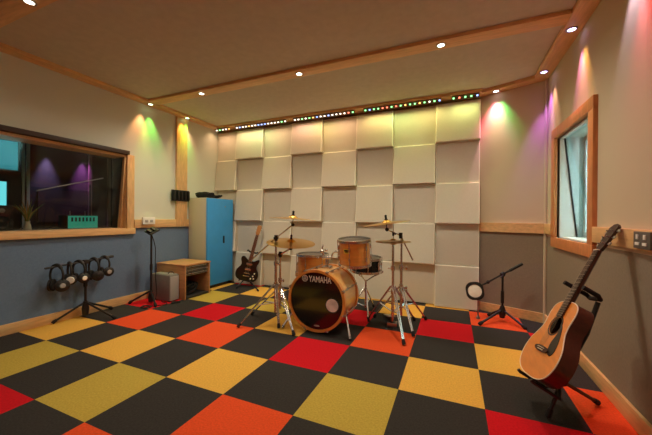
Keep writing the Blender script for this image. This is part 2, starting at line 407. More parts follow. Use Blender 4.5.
mb.box(fx, fx+.05, RY0+t, RY1-t, RZ0+t, RZ0+t+w); mb.box(fx, fx+.05, RY0+t, RY1-t, RZ1-t-w, RZ1-t); mb.box(fx, fx+.05, RY0+t, RY0+t+w, RZ0+t, RZ1-t); mb.box(fx, fx+.05, RY1-t-w, RY1-t, RZ0+t, RZ1-t)
obj('outer_frame', mb, M['whitew'], w2)
mb = MB(); mb.box(fx+.02, fx+.026, RY0+t+w, RY1-t-w, RZ0+t+w, RZ1-t-w); obj('pane', mb, M['glassc'], w2)

mb = MB(); mb.box(5.9, 6.0, -2, 10, -1, 3.4); struct('wall_outside', mb, mat('outside_wall', (96, 124, 122), .9, noise=.1, nscale=4))
mb = MB(); mb.box(TR, 6.0, -2, 10, -.3, -.2); struct('ground_outside', mb, mat('outside_ground', (150, 150, 146), .9, noise=.1, nscale=6))

# ------------------------------------------------------------------ acoustic panels (8 columns, 5 rows, checkerboard of depth)
PXS = [XL+.005, -.05, .485, 1.01, 1.53, 2.055, 2.57, 3.105, 3.612]
PZS = [0.004, .525, 1.045, 1.555, 2.065, 2.56]
colw = ['first', 'second', 'third', 'fourth', 'fifth', 'sixth', 'seventh', 'eighth']
roww = ['bottom', 'second', 'middle', 'fourth', 'top']
def panel(name, x0, x1, z0, z1, yb, yt, back):
    bm = bmesh.new(); bmesh.ops.create_cube(bm, size=1)
    for v in bm.verts:
        top = v.co.z > 0
        v.co = V((x0 if v.co.x < 0 else x1, back if v.co.y > 0 else (yt if top else yb), z1 if top else z0))
    ed = [e for e in bm.edges if sum(1 for v in e.verts if v.co.y < back-.001) == 2]
    bmesh.ops.bevel(bm, geom=ed, offset=.010, segments=2, profile=.5, affect='EDGES')
    mb = MB(); bm.verts.index_update(); bm.normal_update(); vs = [v.co.copy() for v in bm.verts]; big = max(f.calc_area() for f in bm.faces)
    for f in bm.faces:
        o_ = len(mb.v)
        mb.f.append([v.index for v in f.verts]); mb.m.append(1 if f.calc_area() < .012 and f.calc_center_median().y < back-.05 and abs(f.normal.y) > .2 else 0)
    mb.v = [tuple(v) for v in vs]; bm.free()
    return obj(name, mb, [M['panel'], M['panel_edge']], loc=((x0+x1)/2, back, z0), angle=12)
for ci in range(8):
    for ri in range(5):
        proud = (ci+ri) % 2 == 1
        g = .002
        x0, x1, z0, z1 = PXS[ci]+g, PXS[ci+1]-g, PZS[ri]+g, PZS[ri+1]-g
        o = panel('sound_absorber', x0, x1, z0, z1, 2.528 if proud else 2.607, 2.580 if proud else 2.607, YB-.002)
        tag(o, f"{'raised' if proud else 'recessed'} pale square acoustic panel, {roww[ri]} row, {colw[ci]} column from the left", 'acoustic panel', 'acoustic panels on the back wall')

# LED strips under the soffit
strips = [(-.43, -.125, 'short'), (-.005, .955, 'long'), (1.085, 2.04, 'long'), (2.18, 3.17, 'long'), (3.29, 3.59, 'short')]
sn = ['multicolour LED strip in the far left corner above the blue cabinet', 'multicolour LED strip, second from the left above the panels', 'multicolour LED strip, middle one of five above the panels', 'multicolour LED strip, fourth from the left above the panels', 'multicolour LED strip, rightmost above the panels beside the angled wall']
for (a, b, _), lb in zip(strips, sn):
    t = thing('led_strip', lb, 'light strip', ((a+b)/2, 2.49, 2.6), 'LED strips along the top of the panels')
    mb = MB(); mb.box(a, b, 2.475, 2.53, 2.585, 2.602, .002); mb.box(a, b, 2.515, 2.53, 2.562, 2.59); obj('channel', mb, M['channel'], t)
    k = max(4, int((b-a)/.058))
    for q in range(k):
        x = a+.02+(b-a-.04)*q/(k-1)
        mb = MB(); mb.box(x-.010, x+.010, 2.492, 2.508, 2.568, 2.583, .003); obj('led', mb, LED[random.choice([0, 0, 0, 1, 2, 3, 4, 0]) if b < 2.2 else random.choice([0, 1, 2, 3, 4, 0, 2, 1])], t)

# ------------------------------------------------------------------ downlights
def downlight(x, y, z, label, lens, group):
    t = thing('downlight', label, 'light', (x, y, z), group)
    mb = MB(); mb.lathe([(.026, 0), (.040, 0), (.040, -.004), (.028, -.006), (.026, 0)], 24, Matrix.Translation((x, y, z))); obj('ring', mb, M['steel'], t)
    mb = MB(); mb.lathe([(.027, -.001), (.024, -.004), (.001, -.006)], 24, Matrix.Translation((x, y, z))); obj('lens', mb, lens, t)
    return t
def spot(x, y, z, col, watt, deg, aim=(0, 0, -1), blend=.9, r=.03):
    l = bpy.data.lights.new('spot', 'SPOT'); l.color = col; l.energy = watt; l.spot_size = math.radians(deg); l.spot_blend = blend; l.shadow_soft_size = r
    o = bpy.data.objects.new('spot_lamp', l); C.objects.link(o); o.location = (x, y, z)
    o.rotation_euler = V(aim).to_track_quat('-Z', 'Y').to_euler(); return o
BZ = S0+.004
WARM = (1., .87, .66)
GB = 'white downlights in the ceiling beams'
for x, y, lb in [(.494, 1.28, 'white downlight in the far ceiling beam, leftmost of three'), (1.832, 1.28, 'white downlight in the far ceiling beam, middle of three'), (3.21, 1.28, 'white downlight in the far ceiling beam, rightmost of three'), (.585, -.365, 'white downlight in the near ceiling beam at the upper left')]:
    downlight(x, y, BZ, lb, M['lamp'], GB)
P_MAIN = 78
for x, y in [(.494, 1.28), (1.832, 1.28), (3.21, 1.28), (.585, -.365), (1.9, -.365), (3.2, -.365), (.6, -2.0), (1.9, -2.0), (3.2, -2.0)]:  # positions without a fixture are unseen lamps added for fill
    spot(x, y, 2.575, WARM, P_MAIN if y > 1 else (26 if y > -1 else 13), 165, blend=1., r=.12)
GS = 'coloured downlights along the edge boards'
for x, y, lb, ln in [(XL+.085, 1.28, 'green white downlight in left edge board at the beam end', 'lampg'), (XL+.085, 1.88, 'green white downlight in left edge board above the timber post', 'lampg'),
                     (3.765, 2.512, 'small downlight in the short angled edge board', 'lampw'), (4.15, 2.17, 'violet downlight in right edge board by the far corner', 'lampp'), (4.16, 1.43, 'violet downlight in right edge board at the beam end', 'lampp')]:
    downlight(x, y, S0, lb, M[ln], GS)
KW = 5.
def washL(y, cols):
    for (dy, col, w) in cols: spot(XL+.085, y+dy*.3, 2.585, col, w*KW*1.1, 52, (-.10, dy*.8, -1), .9, .015)
washL(1.28, [(-.17, (1., .42, .16), 5), (.10, (.25, 1., .12), 4.5)])
washL(1.88, [(-.15, (1., .6, .12), 3), (.06, (.2, 1., .12), 4.5), (.2, (1., .55, .3), 2.)])
def washR(x, y, cols, n):
    for (k, col, w) in cols: spot(x+n[1]*k*.1, y-n[0]*k*.1, 2.585, col, w*KW*.6, 54, (n[0]*.10-n[1]*k*-1, n[1]*.10+n[0]*k*-1, -1), .8, .015)
washR(3.765, 2.512, [(-.02, (1., .78, .80), 9), (-.15, (1., .14, .30), 9), (.15, (.14, 1., .22), 6)], (-nrm.x, -nrm.y))
spot(4.15, 2.24, 2.585, (.62, .2, 1.), 7*KW, 46, (.06, .10, -1), .8, .015)
spot(4.15, 2.15, 2.585, (1., .55, .4), 5*KW, 44, (.10, -.04, -1), .8, .015)
spot(4.16, 1.45, 2.585, (1., .3, .62), 6*KW, 42, (.09, .05, -1), .8, .015)
spot(4.16, 1.41, 2.585, (1., .5, .14), 5*KW, 42, (.09, -.05, -1), .8, .015)
spot(4.16, .55, 2.585, (1., .08, .10), 9*KW, 60, (.16, -.1, -1), .8, .015)
spot(4.16, .68, 2.585, (.9, .7, 1.), 4*KW, 46, (.16, .08, -1), .8, .015)
# light thrown down the panels by the LED strips
cols = [(1, .62, .36), (1, .82, .42), (.85, 1, .45), (1, .66, .38), (1, .56, .40), (1, .78, .3), (1, .60, .36), (1, .74, .3), (.75, 1, .35), (1, .85, .3), (.9, 1, .35), (1, .82, .3)]
k = 0
for a, b, _ in strips:
    n = max(1, round((b-a)/.3))
    for q in range(n):
        l = bpy.data.lights.new('led_glow', 'AREA'); l.shape = 'RECTANGLE'; l.size = (b-a)/n; l.size_y = .03; l.color = cols[k % len(cols)]; l.energy = 3.6*(b-a)/n; l.spread = math.radians(150)
        o = bpy.data.objects.new('led_glow', l); C.objects.link(o); o.location = (a+(b-a)*(q+.5)/n, 2.45, 2.556); o.rotation_euler = (math.radians(4), 0, 0); k += 1
# purple washes in the control room
for y, col in ((1.38, (.45, .35, 1.)), (1.92, (.62, .16, 1.))):
    spot(CX+.10, y, 2.30, col, 110, 44, (-.06, 0, -1), .95, .02)
    downlight(CX+.10, y, CH, 'violet lamp on the control room back wall, ' + ('left of two' if y < 1.5 else 'right of two'), M['lampp'], 'control room wall lamps')
spot(-1.9, 1.2, 2.3, (1., .8, .55), 14, 150, blend=1.)

# ------------------------------------------------------------------ cabinet, rack, boxes by the left wall
cb = thing('storage_cabinet', 'tall putty cabinet with a bright blue door in the far left corner', 'cabinet', (-.29, 2.3, 0))
x0, x1, y0, y1 = XL+.022, -.083, 1.975, 2.538
mb = MB(); mb.box(x0, x1-.03, y0, y1, .055, 1.395, .006); obj('body', mb, M['putty'], cb)
mb = MB(); mb.box(x0+.02, x1-.045, y0+.015, y1-.015, 0, .057); obj('plinth', mb, M['black'], cb)
mb = MB(); mb.box(x1-.03, x1, y0, y1, .055, 1.39, .004); dr = obj('door', mb, M['blue'], cb)
mb = MB(); mb.box(x1-.002, x1+.012, 2.305, 2.332, .685, .80, .004); obj('handle', mb, M['black'], dr)
mb = MB(); mb.lathe([(.011, 0), (.011, .003), (.001, .004)], 12, axis((x1, 2.35, 1.27), (1, 0, 0))); obj('lock', mb, M['steel'], dr)

def tangle(mb, c, rx, ry, rz, r, loops, seed):
    rnd = random.Random(seed); pts = []
    for q in range(loops*8):
        a = 2*PI*q/8; s = rnd.uniform(.62, 1.)
        pts.append((c[0]+rx*s*math.cos(a), c[1]+ry*s*math.sin(a), c[2]+r+rz*abs(math.sin(q*.37+seed))*rnd.uniform(.5, 1)))
    mb.tube(smooth(pts, 4), r, 7)
mb = MB(); tangle(mb, (-.28, 2.13, 1.393), .15, .13, .075, .013, 8, 3); tangle(mb, (-.25, 2.30, 1.393), .12, .12, .05, .010, 5, 8)
tag(obj('cable_coil', mb, M['rubber'], loc=(-.25, 2.24, 1.395)), 'heap of coiled black cable on top of the blue cabinet', 'cable')

M['rackwood'] = mat('rack_wood', (190, 136, 90), .45, noise=.14, nscale=9, stretch=(.7, 6, 6))
rk = thing('equipment_rack', 'low wooden rack box with open front beside the cabinet', 'rack', (-.2, 1.65, 0))
a0, a1, b0, b1, hh = XL+.022, .065, 1.435, 1.88, .465
mb = MB(); mb.box(a0, a1+.008, b0-.006, b1+.006, hh-.022, hh, .004); obj('top', mb, M['rackwood'], rk)
mb = MB(); mb.box(a0, a1, b0, b0+.02, .0, hh-.021, .002); obj('side_panel', mb, M['rackwood'], rk)
mb = MB(); mb.box(a0, a1, b1-.02, b1, .0, hh-.021, .002); obj('side_panel', mb, M['rackwood'], rk)
mb = MB(); mb.box(a0, a1-.01, b0+.02, b1-.02, .0, .03, .002); obj('bottom', mb, M['darker'], rk)
mb = MB(); mb.box(a0, a0+.015, b0+.02, b1-.02, .03, hh-.02); obj('back', mb, M['darker'], rk)
for q, (z0, lb) in enumerate([(.395, 'slim silver rack unit at the top of the wooden rack'), (.35, 'slim silver rack unit, second from top in wooden rack'), (.305, 'slim silver rack unit, lowest of three in wooden rack')]):
    u = thing('rack_unit', lb, 'rack unit', (-.1, 1.655, z0), 'rack units in the wooden rack')
    mb = MB(); mb.box(-.28, .035, b0+.035, b1-.035, z0, z0+.038); obj('casing', mb, M['black'], u)
    mb = MB(); mb.box(.033, .043, b0+.022, b1-.022, z0+.004, z0+.036, .002); f = obj('faceplate', mb, M['steel'] if q != 1 else M['grey'], u)
    mb = MB(); mb.box(.042, .045, b0+.05, b1-.05, z0+.011, z0+.022); obj('display', mb, M['black'], f)
    for y in (1.50, 1.56, 1.79):
        mb = MB(); mb.lathe([(.009, 0), (.008, .012), (.001, .013)], 10, axis((.043, y, z0+.028), (1, 0, 0))); obj('knob', mb, M['chrome'], f)
mb = MB(); tangle(mb, (-.10, 1.655, .03), .10, .13, .13, .012, 9, 5)
tag(obj('cable_coil', mb, M['rubber'], loc=(-.1, 1.655, .03)), 'tangle of black cable inside the bottom of the wooden rack', 'cable')

am = thing('equipment_case', 'plain grey metal box on the floor before the wooden rack', 'case', (-.2, 1.36, 0))
mb = MB(); mb.box(-.395, -.035, 1.285, 1.425, .012, .345, .006); obj('casing', mb, M['grey'], am)
mb = MB(); mb.box(-.036, -.025, 1.29, 1.42, .016, .325, .003); obj('front_panel', mb, M['greyd'], am)
mb = MB(); mb.box(-.36, -.05, 1.30, 1.415, .344, .352, .002); obj('lid', mb, M['grey'], am)
mb = MB(); mb.tube(smooth([(-.12, 1.33, .352), (-.11, 1.345, .375), (-.09, 1.375, .375), (-.08, 1.39, .352)], 5), .005, 8); obj('handle', mb, M['black'], am)
for sx in (-.355, -.06):
    for sy in (1.305, 1.41):
        mb = MB(); mb.lathe([(.014, 0), (.014, .013)], 10, Matrix.Translation((sx, sy, 0))); obj('foot', mb, M['rubber'], am)

def tripod(t, c, feet, hub, m, r=.011, foot_m=None, brace=None, low=None, double=False):
    """legs of a stand: each leg its own mesh, its foot a sub-part"""
    c = V((c[0], c[1], 0))
    for fx_, fy_ in feet:
        f = V((fx_, fy_, .018)); top = c+V((0, 0, hub)); dirv = (f-top); out = V((fx_-c.x, fy_-c.y, 0)).normalized()
        s = top+out*.018; mb = MB()
        if double:
            side = V((-out.y, out.x, 0))*.011
            mb.tube([s+side, f+side*.5], r*.6, 8); mb.tube([s-side, f-side*.5], r*.6, 8)
        else: mb.tube([s, f], r, 8)
        if brace:
            mid = s.lerp(f, brace); lowp = c+V((0, 0, low if low else .08))+out*.015
            mb.tube([lowp, mid], r*.6, 6)
        lg = obj('leg', mb, m, t)
        mb = MB(); e = (f-s).normalized(); mb.tube([f-e*.035, f-e*.01, V((f.x, f.y, .012))+e*.004], [r*1.35, r*1.6, r*1.5], 8)
        obj('rubber_foot', mb, foot_m or M['rubber'], lg)

# stand with small tray
ms = thing('tray_stand', 'slim black stand with a small tilted tray beside grey box', 'stand', (-.226, 1.172, 0))
c = (-.226, 1.172)
mb = MB(); mb.tube([(*c, .05), (*c, .905)], .012, 10); mb.tube([(*c, .42), (*c, .50)], .017, 10); obj('pole', mb, M['black'], ms)
tripod(ms, c, [(-.43, 1.03), (-.02, 1.08), (-.30, 1.24)], .15, M['black'], .012)
mb = MB(); mb.lathe([(.03, .02), (.035, .08), (.02, .16)], 12, Matrix.Translation((*c, 0))); obj('hub', mb, M['black'], ms)
T = axis((c[0]+.01, c[1], .915), (.55, -.25, .8), (-.3, .9, 0))
mb = MB(); mb.box(-.075, .075, -.045, .045, 0, .012, .003, T); mb.box(-.075, .075, -.047, -.041, 0, .028, 0, T); tr = obj('tray', mb, M['black'], ms)
for q in (-.045, .02):
    mb = MB(); mb.box(q-.018, q+.022, -.03, .035, .012, .04, .008, T); obj('clip', mb, M['plastic'], tr)
mb = MB(); mb.tube(smooth([(-.22, 1.17, .88), (-.19, 1.2, .7), (-.19, 1.2, .4), (-.16, 1.2, .12), (-.10, 1.12, .012), (.02, 1.16, .012), (.0, 1.22, .012), (-.12, 1.24, .012)], 6), .005, 6)
tag(obj('cable', mb, M['rubber'], loc=(-.2, 1.2, 0)), 'thin black cable hanging down the slim tray stand to the carpet', 'cable')
mb = MB(); tangle(mb, (-.10, 1.02, .0), .075, .06, .012, .005, 4, 9)
tag(obj('cable_coil', mb, M['rubber'], loc=(-.1, 1.02, 0)), 'loose cable coil on the carpet at the tray stand foot', 'cable')
mb = MB(); tangle(mb, (.06, 1.30, .0), .05, .06, .012, .005, 3, 12)
tag(obj('cable_coil', mb, M['rubber'], loc=(.06, 1.30, 0)), 'loose cable coil on the carpet beside the grey box', 'cable')

# wall things
hk = thing('hook_rack', 'black slotted wall rack on the timber post left of cabinet', 'wall rack', (XL+.05, 1.82, 1.34))
X0 = XL+.034
mb = MB(); mb.box(X0, X0+.014, 1.65, 1.955, 1.335, 1.50, .003); obj('back_plate', mb, M['black'], hk)
for q in range(5):
    y = 1.665+q*.062
    mb = MB(); mb.box(X0+.013, X0+.055, y, y+.022, 1.35, 1.49, .003); obj('slot', mb, M['plastic'], hk)
bx = thing('switch_box', 'small white wall box on the left timber rail', 'switch box', (XL+.03, 1.29, 1.0))
mb = MB(); mb.box(XL+.03, XL+.06, 1.205, 1.38, 1.0, 1.095, .005); obj('casing', mb, M['white'], bx)
for q in range(2):
    mb = MB(); mb.box(XL+.06, XL+.065, 1.235+q*.07, 1.275+q*.07, 1.025, 1.06, .002); obj('switch', mb, M['greyd'], bx)
sk = thing('wall_socket', 'grey double socket on the right timber rail', 'socket', (XR-.03, .53, 1.0))
mb = MB(); mb.box(XR-.042, XR-.03, .46, .607, .968, 1.055, .003); obj('plate', mb, M['socket'], sk)
for q in range(2):
    mb = MB(); mb.box(XR-.046, XR-.042, .55-q*.065, .585-q*.065, .985, 1.0, .001); obj('insert', mb, M['white'], sk)
    mb = MB(); mb.box(XR-.047, XR-.042, .558-q*.065, .575-q*.065, 1.015, 1.04, .001); obj('switch', mb, M['white'], sk)

# ------------------------------------------------------------------ headphones on a stand
hs = thing('headphone_stand', 'black boom stand by the blue wall holding five headphones', 'stand', (-.365, .50, 0))
c = (-.365, .505)
mb = MB(); mb.tube([(*c, .03), (*c, .60)], .012, 10); mb.tube([(*c, .34), (*c, .46)], .019, 12); obj('pole', mb, M['black'], hs)
b0_, b1_ = V((-.365, .15, .588)), V((-.365, .79, .634))
mb = MB(); mb.tube([b0_, b1_], .010, 8); mb.tube([b0_.lerp(b1_, .86), b1_], .015, 8); obj('crossbar', mb, M['black'], hs)
mb = MB(); mb.box(-.385, -.345, .48, .53, .585, .63, .006); obj('clamp', mb, M['plastic'], hs)
tripod(hs, c, [(-.432, .245), (-.02, .60), (-.40, .80)], .16, M['black'], .011)
mb = MB(); mb.lathe([(.028, .03), (.034, .10), (.02, .18)], 12, Matrix.Translation((*c, 0))); obj('hub', mb, M['black'], hs)
def headphones(y, rot, size, cupm, label):
    bz = b0_.lerp(b1_, (y-.15)/.64).z+.010
    t = thing('headphones', label, 'headphones', (-.365, y, bz), 'headphones hung on the crossbar')
    R = Matrix.Translation((-.365, y, bz)) @ Matrix.Rotation(rot, 4, 'Z')
    w, h = .058*size, .17*size
    arc = [R @ V((w*1.12*math.cos(a), 0, -h*.52+(h*.52+.006)*math.sin(a))) for a in [PI*i/16 for i in range(17)]]
    arc = [R @ V((w*.98, 0, -h*.85))] + arc + [R @ V((-w*.98, 0, -h*.85))]
    mb = MB(); mb.tube(arc, .010, 8); pad = [p+V((0, 0, .0)) for p in arc[5:-5]]; mb.tube(pad, .016, 8); obj('headband', mb, M['plastic'], t)
    for s in (-1, 1):
        T = R @ axis((s*w*.95, 0, -h*.98), (s, -.5, 0))
        mb = MB(); mb.lathe([(.030, -.012), (.050*size, -.008), (.052*size, .008), (.040, .018), (.02, .021), (.001, .021)], 18, T); cu = obj('ear_cup', mb, M['plastic'], t)
        mb = MB(); mb.lathe([(.02, -.028), (.042*size, -.028), (.050*size, -.020), (.046*size, -.010), (.02, -.012)], 18, T); obj('ear_pad', mb, M['rubber'], cu)
        mb = MB(); mb.lathe([(.024, .0205), (.020, .026), (.001, .027)] if y != .355 else [(.036, .0195), (.032, .026), (.001, .027)], 16, T); obj('cap', mb, cupm[0 if s > 0 else 1], cu)
hd = [(.245, .25, 1.2, ('greyd', 'cream'), 'black headphones with a cream ear cup, leftmost on the headphone stand'),
      (.355, -.25, 1.0, ('white', 'white'), 'headphones with a bright white ear cup, second from left on stand'),
      (.44, .35, 1.05, ('cream', 'cream'), 'headphones hung just left of the pole, third on the headphone stand'),
      (.585, .15, 1.1, ('plastic', 'plastic'), 'all black headphones hung just right of the pole on headphone stand'),
      (.695, .3, 1.0, ('greyd', 'cream'), 'black headphones with a grey cup, rightmost on the headphone stand')]
for y, r, s, cm, lb in hd: headphones(y, r, s, (M[cm[0]], M[cm[1]]), lb)

# ------------------------------------------------------------------ drum kit
def drum(t, T, r, h, lugs, head_m, shell_m, hoop_m=None, wood=False):
    """vertical drum in frame T, bottom at z=0"""
    mb = MB(); mb.lathe([(r-.008, 0), (r, .002), (r, h-.002), (r-.008, h)], 48, T); obj('shell', mb, shell_m, t)
    for z in (h-.004, -.022):
        mb = MB(); mb.lathe([(r+.006, z), (r+.012, z), (r+.012, z+.026), (r+.004, z+.028), (r+.004, z+.018), (r+.006, z+.01)], 48, T, closed=True); obj('hoop', mb, hoop_m or M['chrome'], t)
    mb = MB(); mb.lathe([(r+.004, h), (r-.006, h+.006), (.001, h+.006)], 48, T); obj('drum_head', mb, head_m, t)
    for i in range(lugs):
        a = 2*PI*(i+.5)/lugs; R = T @ Matrix.Rotation(a, 4, 'Z'); mb = MB()
        for z in (h*.74, h*.26) if h > .18 else (h*.5,):
            mb.box(r-.002, r+.016, -.009, .009, z-.022, z+.022, .004, R)
        mb.tube([R @ V((r+.014, 0, -.02)), R @ V((r+.014, 0, h+.022))], .0042, 6)
        obj('lug', mb, M['chrome'], t)

KX, KZ, KY0, KY1, KR = 2.115, .312, 1.12, 1.55, .285
kk = thing('bass_drum', 'large maple bass drum with black front head facing the room', 'drum', (KX, 1.33, 0))
T = axis((KX, KY0, KZ), (0, 1, 0), (1, 0, 0)); h = KY1-KY0
mb = MB(); mb.lathe([(KR, .03), (KR, h-.03)], 64, T); obj('shell', mb, M['maple'], kk)
for z in (0, h-.04):
    mb = MB(); mb.lathe([(KR-.012, z), (KR+.013, z-.002), (KR+.016, z+.02), (KR+.013, z+.042), (KR-.012, z+.04)], 64, T, closed=True); obj('hoop', mb, M['hoopwood'], kk)
# front head, with the lettering, emblem and pale port patch
mb = MB(); mb.lathe([(KR-.011, .012), (KR-.016, .008), (.001, .008)], 64, T); fh = obj('front_head', mb, M['headblack'], kk)
mb = MB(); mb.lathe([(KR-.011, h-.012), (.001, h-.008)], 64, T); obj('batter_head', mb, M['headwhite'], kk)
TP = axis((2.283, KY0+.0075, .288), (0, -1, 0), (1, 0, 0))
mb = MB(); mb.lathe([(.066, 0), (.066, .002), (.058, .003), (.001, .003)], 40, TP); obj('port_patch', mb, mat('port_patch', (236, 232, 226), .6, noise=.35, nscale=9), fh)
mb = MB(); mb.lathe([(.062, .0), (.070, .0), (.070, .004), (.062, .004)], 40, TP, closed=True); obj('port_ring', mb, M['plastic'], fh)
def text(body, T, width, height, depth, name, m, parent, bold=.0):
    cu = bpy.data.curves.new('t', 'FONT'); cu.body = body; cu.align_x = 'CENTER'; cu.align_y = 'CENTER'; cu.size = 1; cu.offset = bold; cu.extrude = .01
    o = bpy.data.objects.new('t', cu); C.objects.link(o); bpy.context.view_layer.update()
    me = bpy.data.meshes.new_from_object(o.evaluated_get(bpy.context.evaluated_depsgraph_get()))
    xs = [v.co.x for v in me.vertices]; ys = [v.co.y for v in me.vertices]
    cx, cy, sx, sy = (max(xs)+min(xs))/2, (max(ys)+min(ys))/2, width/(max(xs)-min(xs)), height/(max(ys)-min(ys))
    mb = MB(); mb.add([T @ V(((v.co.x-cx)*sx, (v.co.y-cy)*sy, depth*(1 if v.co.z > 0 else 0))) for v in me.vertices], [tuple(p.vertices) for p in me.polygons])
    bpy.data.objects.remove(o); bpy.data.curves.remove(cu); bpy.data.meshes.remove(me)
    return obj(name, mb, m, parent)
TT = axis((2.155, KY0+.0075, .520), (0, -1, 0), (1, 0, 0))
text('YAMAHA', TT, .235, .058, .002, 'lettering', M['white'], fh, .012)
TE = axis((1.996, KY0+.0075, .520), (0, -1, 0), (1, 0, 0))
mb = MB(); mb.lathe([(.026, 0), (.031, 0), (.031, .002), (.026, .002)], 32, TE, closed=True)
for q in range(3):
    R = TE @ Matrix.Rotation(PI/2+q*2*PI/3, 4, 'Z')
    mb.box(-.002, .028, -.0028, .0028, 0, .002, 0, R)
    mb.box(-.020, .001, -.0075, -.0035, 0, .002, 0, R); mb.box(-.020, .001, .0035, .0075, 0, .002, 0, R)
obj('emblem', mb, M['white'], fh)
mb = MB(); mb.prism([(.03*math.cos(a), .008*math.sin(a)) for a in [2*PI*i/20 for i in range(20)]], 0, .0015, axis((2.125, KY0+.0075, .075), (0, -1, 0), (1, 0, 0))); obj('small_label', mb, M['greyd'], fh)
for i in range(8):
    a = 2*PI*(i+.5)/8; R = T @ Matrix.Rotation(a, 4, 'Z')
    mb = MB(); mb.box(KR-.002, KR+.018, -.011, .011, .10, .16, .005, R); mb.box(KR-.002, KR+.018, -.011, .011, h-.16, h-.10, .005, R); mb.tube([R @ V((KR+.018, 0, .012)), R @ V((KR+.018, 0, h-.012))], .0045, 6)
    mb.box(KR+.004, KR+.026, -.014, .014, -.008, .02, .004, R)
    obj('lug', mb, M['chrome'], kk)
for s in (-1, 1):
    mb = MB(); st = V((KX+s*.262, 1.24, .20)); ft = V((KX+s*.355, 1.10, .015)); 
    mb.box(st.x-.02, st.x+.02, 1.215, 1.265, .17, .23, .005); mb.tube([st, ft], .010, 10); mb.tube([ft.lerp(st, .0), ft.lerp(st, .35)], .013, 10); sl = obj('spur', mb, M['chrome'], kk)
    mb = MB(); mb.tube([ft.lerp(st, .08), V((ft.x, ft.y, .008))], [.015, .011], 10); obj('rubber_foot', mb, M['rubber'], sl)
# tom holder on the bass drum
mb = MB(); hx, hy = 2.13, 1.36
mb.box(hx-.045, hx+.045, hy-.045, hy+.045, .590, .615, .006); mb.tube([(hx, hy, .60), (hx, hy, .72)], .016, 12); mb.tube([(hx-.05, hy, .70), (hx+.05, hy, .70)], .020, 12)
mb.tube([(hx+.04, hy, .70), (hx+.07, hy, .76), (hx+.12, hy+.01, .765)], .009, 8); mb.tube([(hx-.04, hy, .70), (hx-.05, hy-.01, .80), (hx-.03, hy-.03, .83)], .009, 8)
for px_, pz_ in ((-.09, .70), (.0, .78), (-.055, .76)):
    mb.ball((hx+px_, hy-.03, pz_), .018, .008, .012)
mb.ball((hx-.045, hy-.02, .765), .022); obj('tom_holder', mb, M['chrome'], kk)

tm = thing('rack_tom', 'small maple rack tom mounted above the bass drum', 'drum', (2.405, 1.43, .64))
T = axis((2.405, 1.43, .655), (.0, -.10, 1), (1, 0, 0))
drum(tm, T, .156, .225, 6, M['headwhite'], M['amber'])
TB = T @ Matrix.Translation((-.03, -.1535, .15)) @ Matrix.Rotation(PI/2, 4, 'X')
TB = T @ Matrix.Rotation(-.18, 4, 'Z') @ Matrix.Translation((0, -.1565, .145)) @ Matrix.Rotation(PI/2, 4, 'X')
mb = MB(); mb.box(-.034, .034, -.023, .023, -.001, .003, .001, TB); bd = obj('badge', mb, mat('badge_gold', (225, 190, 60), .4), tm)
mb = MB(); mb.box(-.027, .027, .0, .015, .003, .004, 0, TB); mb.box(-.016, .016, -.010, -.005, .003, .004, 0, TB); obj('badge_print', mb, M['black'], bd)
mb = MB(); mb.box(2.232, 2.262, 1.41, 1.45, .72, .79, .005); mb.tube([(2.20, 1.40, .765), (2.25, 1.43, .765)], .010, 8); obj('bracket', mb, M['chrome'], tm)

ft = thing('floor_tom', 'maple floor tom half hidden behind the left of bass drum', 'drum', (1.775, 1.76, 0))
FX, FY = 1.775, 1.76
drum(ft, Matrix.Translation((FX, FY, .27)), .178, .388, 6, M['headwhite'], M['amber'])
for a in (1.2, 3.3, 5.4):
    p = V((FX+math.cos(a)*.196, FY+math.sin(a)*.196, 0))
    mb = MB(); mb.tube([p+V((0, 0, .52)), p+V((0, 0, .12)), p+V((math.cos(a)*.03, math.sin(a)*.03, .012))], .007, 8); mb.box(p.x-.016, p.x+.016, p.y-.016, p.y+.016, .40, .46, .004); lg = obj('leg', mb, M['chrome'], ft)
    q = p+V((math.cos(a)*.03, math.sin(a)*.03, 0)); mb = MB(); mb.lathe([(.014, .0), (.015, .03), (.008, .036)], 10, Matrix.Translation((q.x, q.y, 0))); obj('rubber_foot', mb, M['rubber'], lg)

SX, SY = 2.40, 1.87
sn_ = thing('snare_drum', 'black snare drum with chrome rims behind the rack tom', 'drum', (SX, SY, .5))
T = axis((SX, SY, .515), (.03, -.03, 1), (1, 0, 0))
drum(sn_, T, .166, .13, 8, M['headwhite'], mat('snare_shell', (46, 60, 70), .25, .7))
mb = MB(); R = T @ Matrix.Rotation(-.35, 4, 'Z'); mb.box(.164, .186, -.02, .02, .03, .11, .005, R); mb.tube([R @ V((.186, 0, .09)), R @ V((.21, -.0, .05))], .006, 8); obj('strainer', mb, M['chrome'], sn_)
ss = thing('snare_stand', 'chrome snare stand under the black snare drum', 'stand', (SX, SY, 0))
mb = MB(); mb.tube([(SX, SY, .08), (SX, SY, .40)], .011, 10); mb.tube([(SX, SY, .26), (SX, SY, .30)], .017, 10); obj('pole', mb, M['chrome'], ss)
tripod(ss, (SX, SY), [(2.20, 1.70), (2.50, 1.63), (2.42, 2.17)], .30, M['chrome'], .009, brace=.5, low=.10)
for a in (.4, 2.5, 4.6):
    mb = MB(); mb.tube(smooth([(SX, SY, .38), (SX+.09*math.cos(a), SY+.09*math.sin(a), .44), (SX+.185*math.cos(a), SY+.185*math.sin(a), .482), (SX+.192*math.cos(a), SY+.192*math.sin(a), .505)], 5), .007, 8); obj('basket_arm', mb, M['chrome'], ss)
pd = thing('kick_pedal', 'steel kick drum pedal behind the bass drum', 'pedal', (2.13, 1.68, 0))
mb = MB(); mb.box(2.08, 2.18, 1.60, 1.90, .0, .012, .003); obj('base_plate', mb, M['black'], pd)
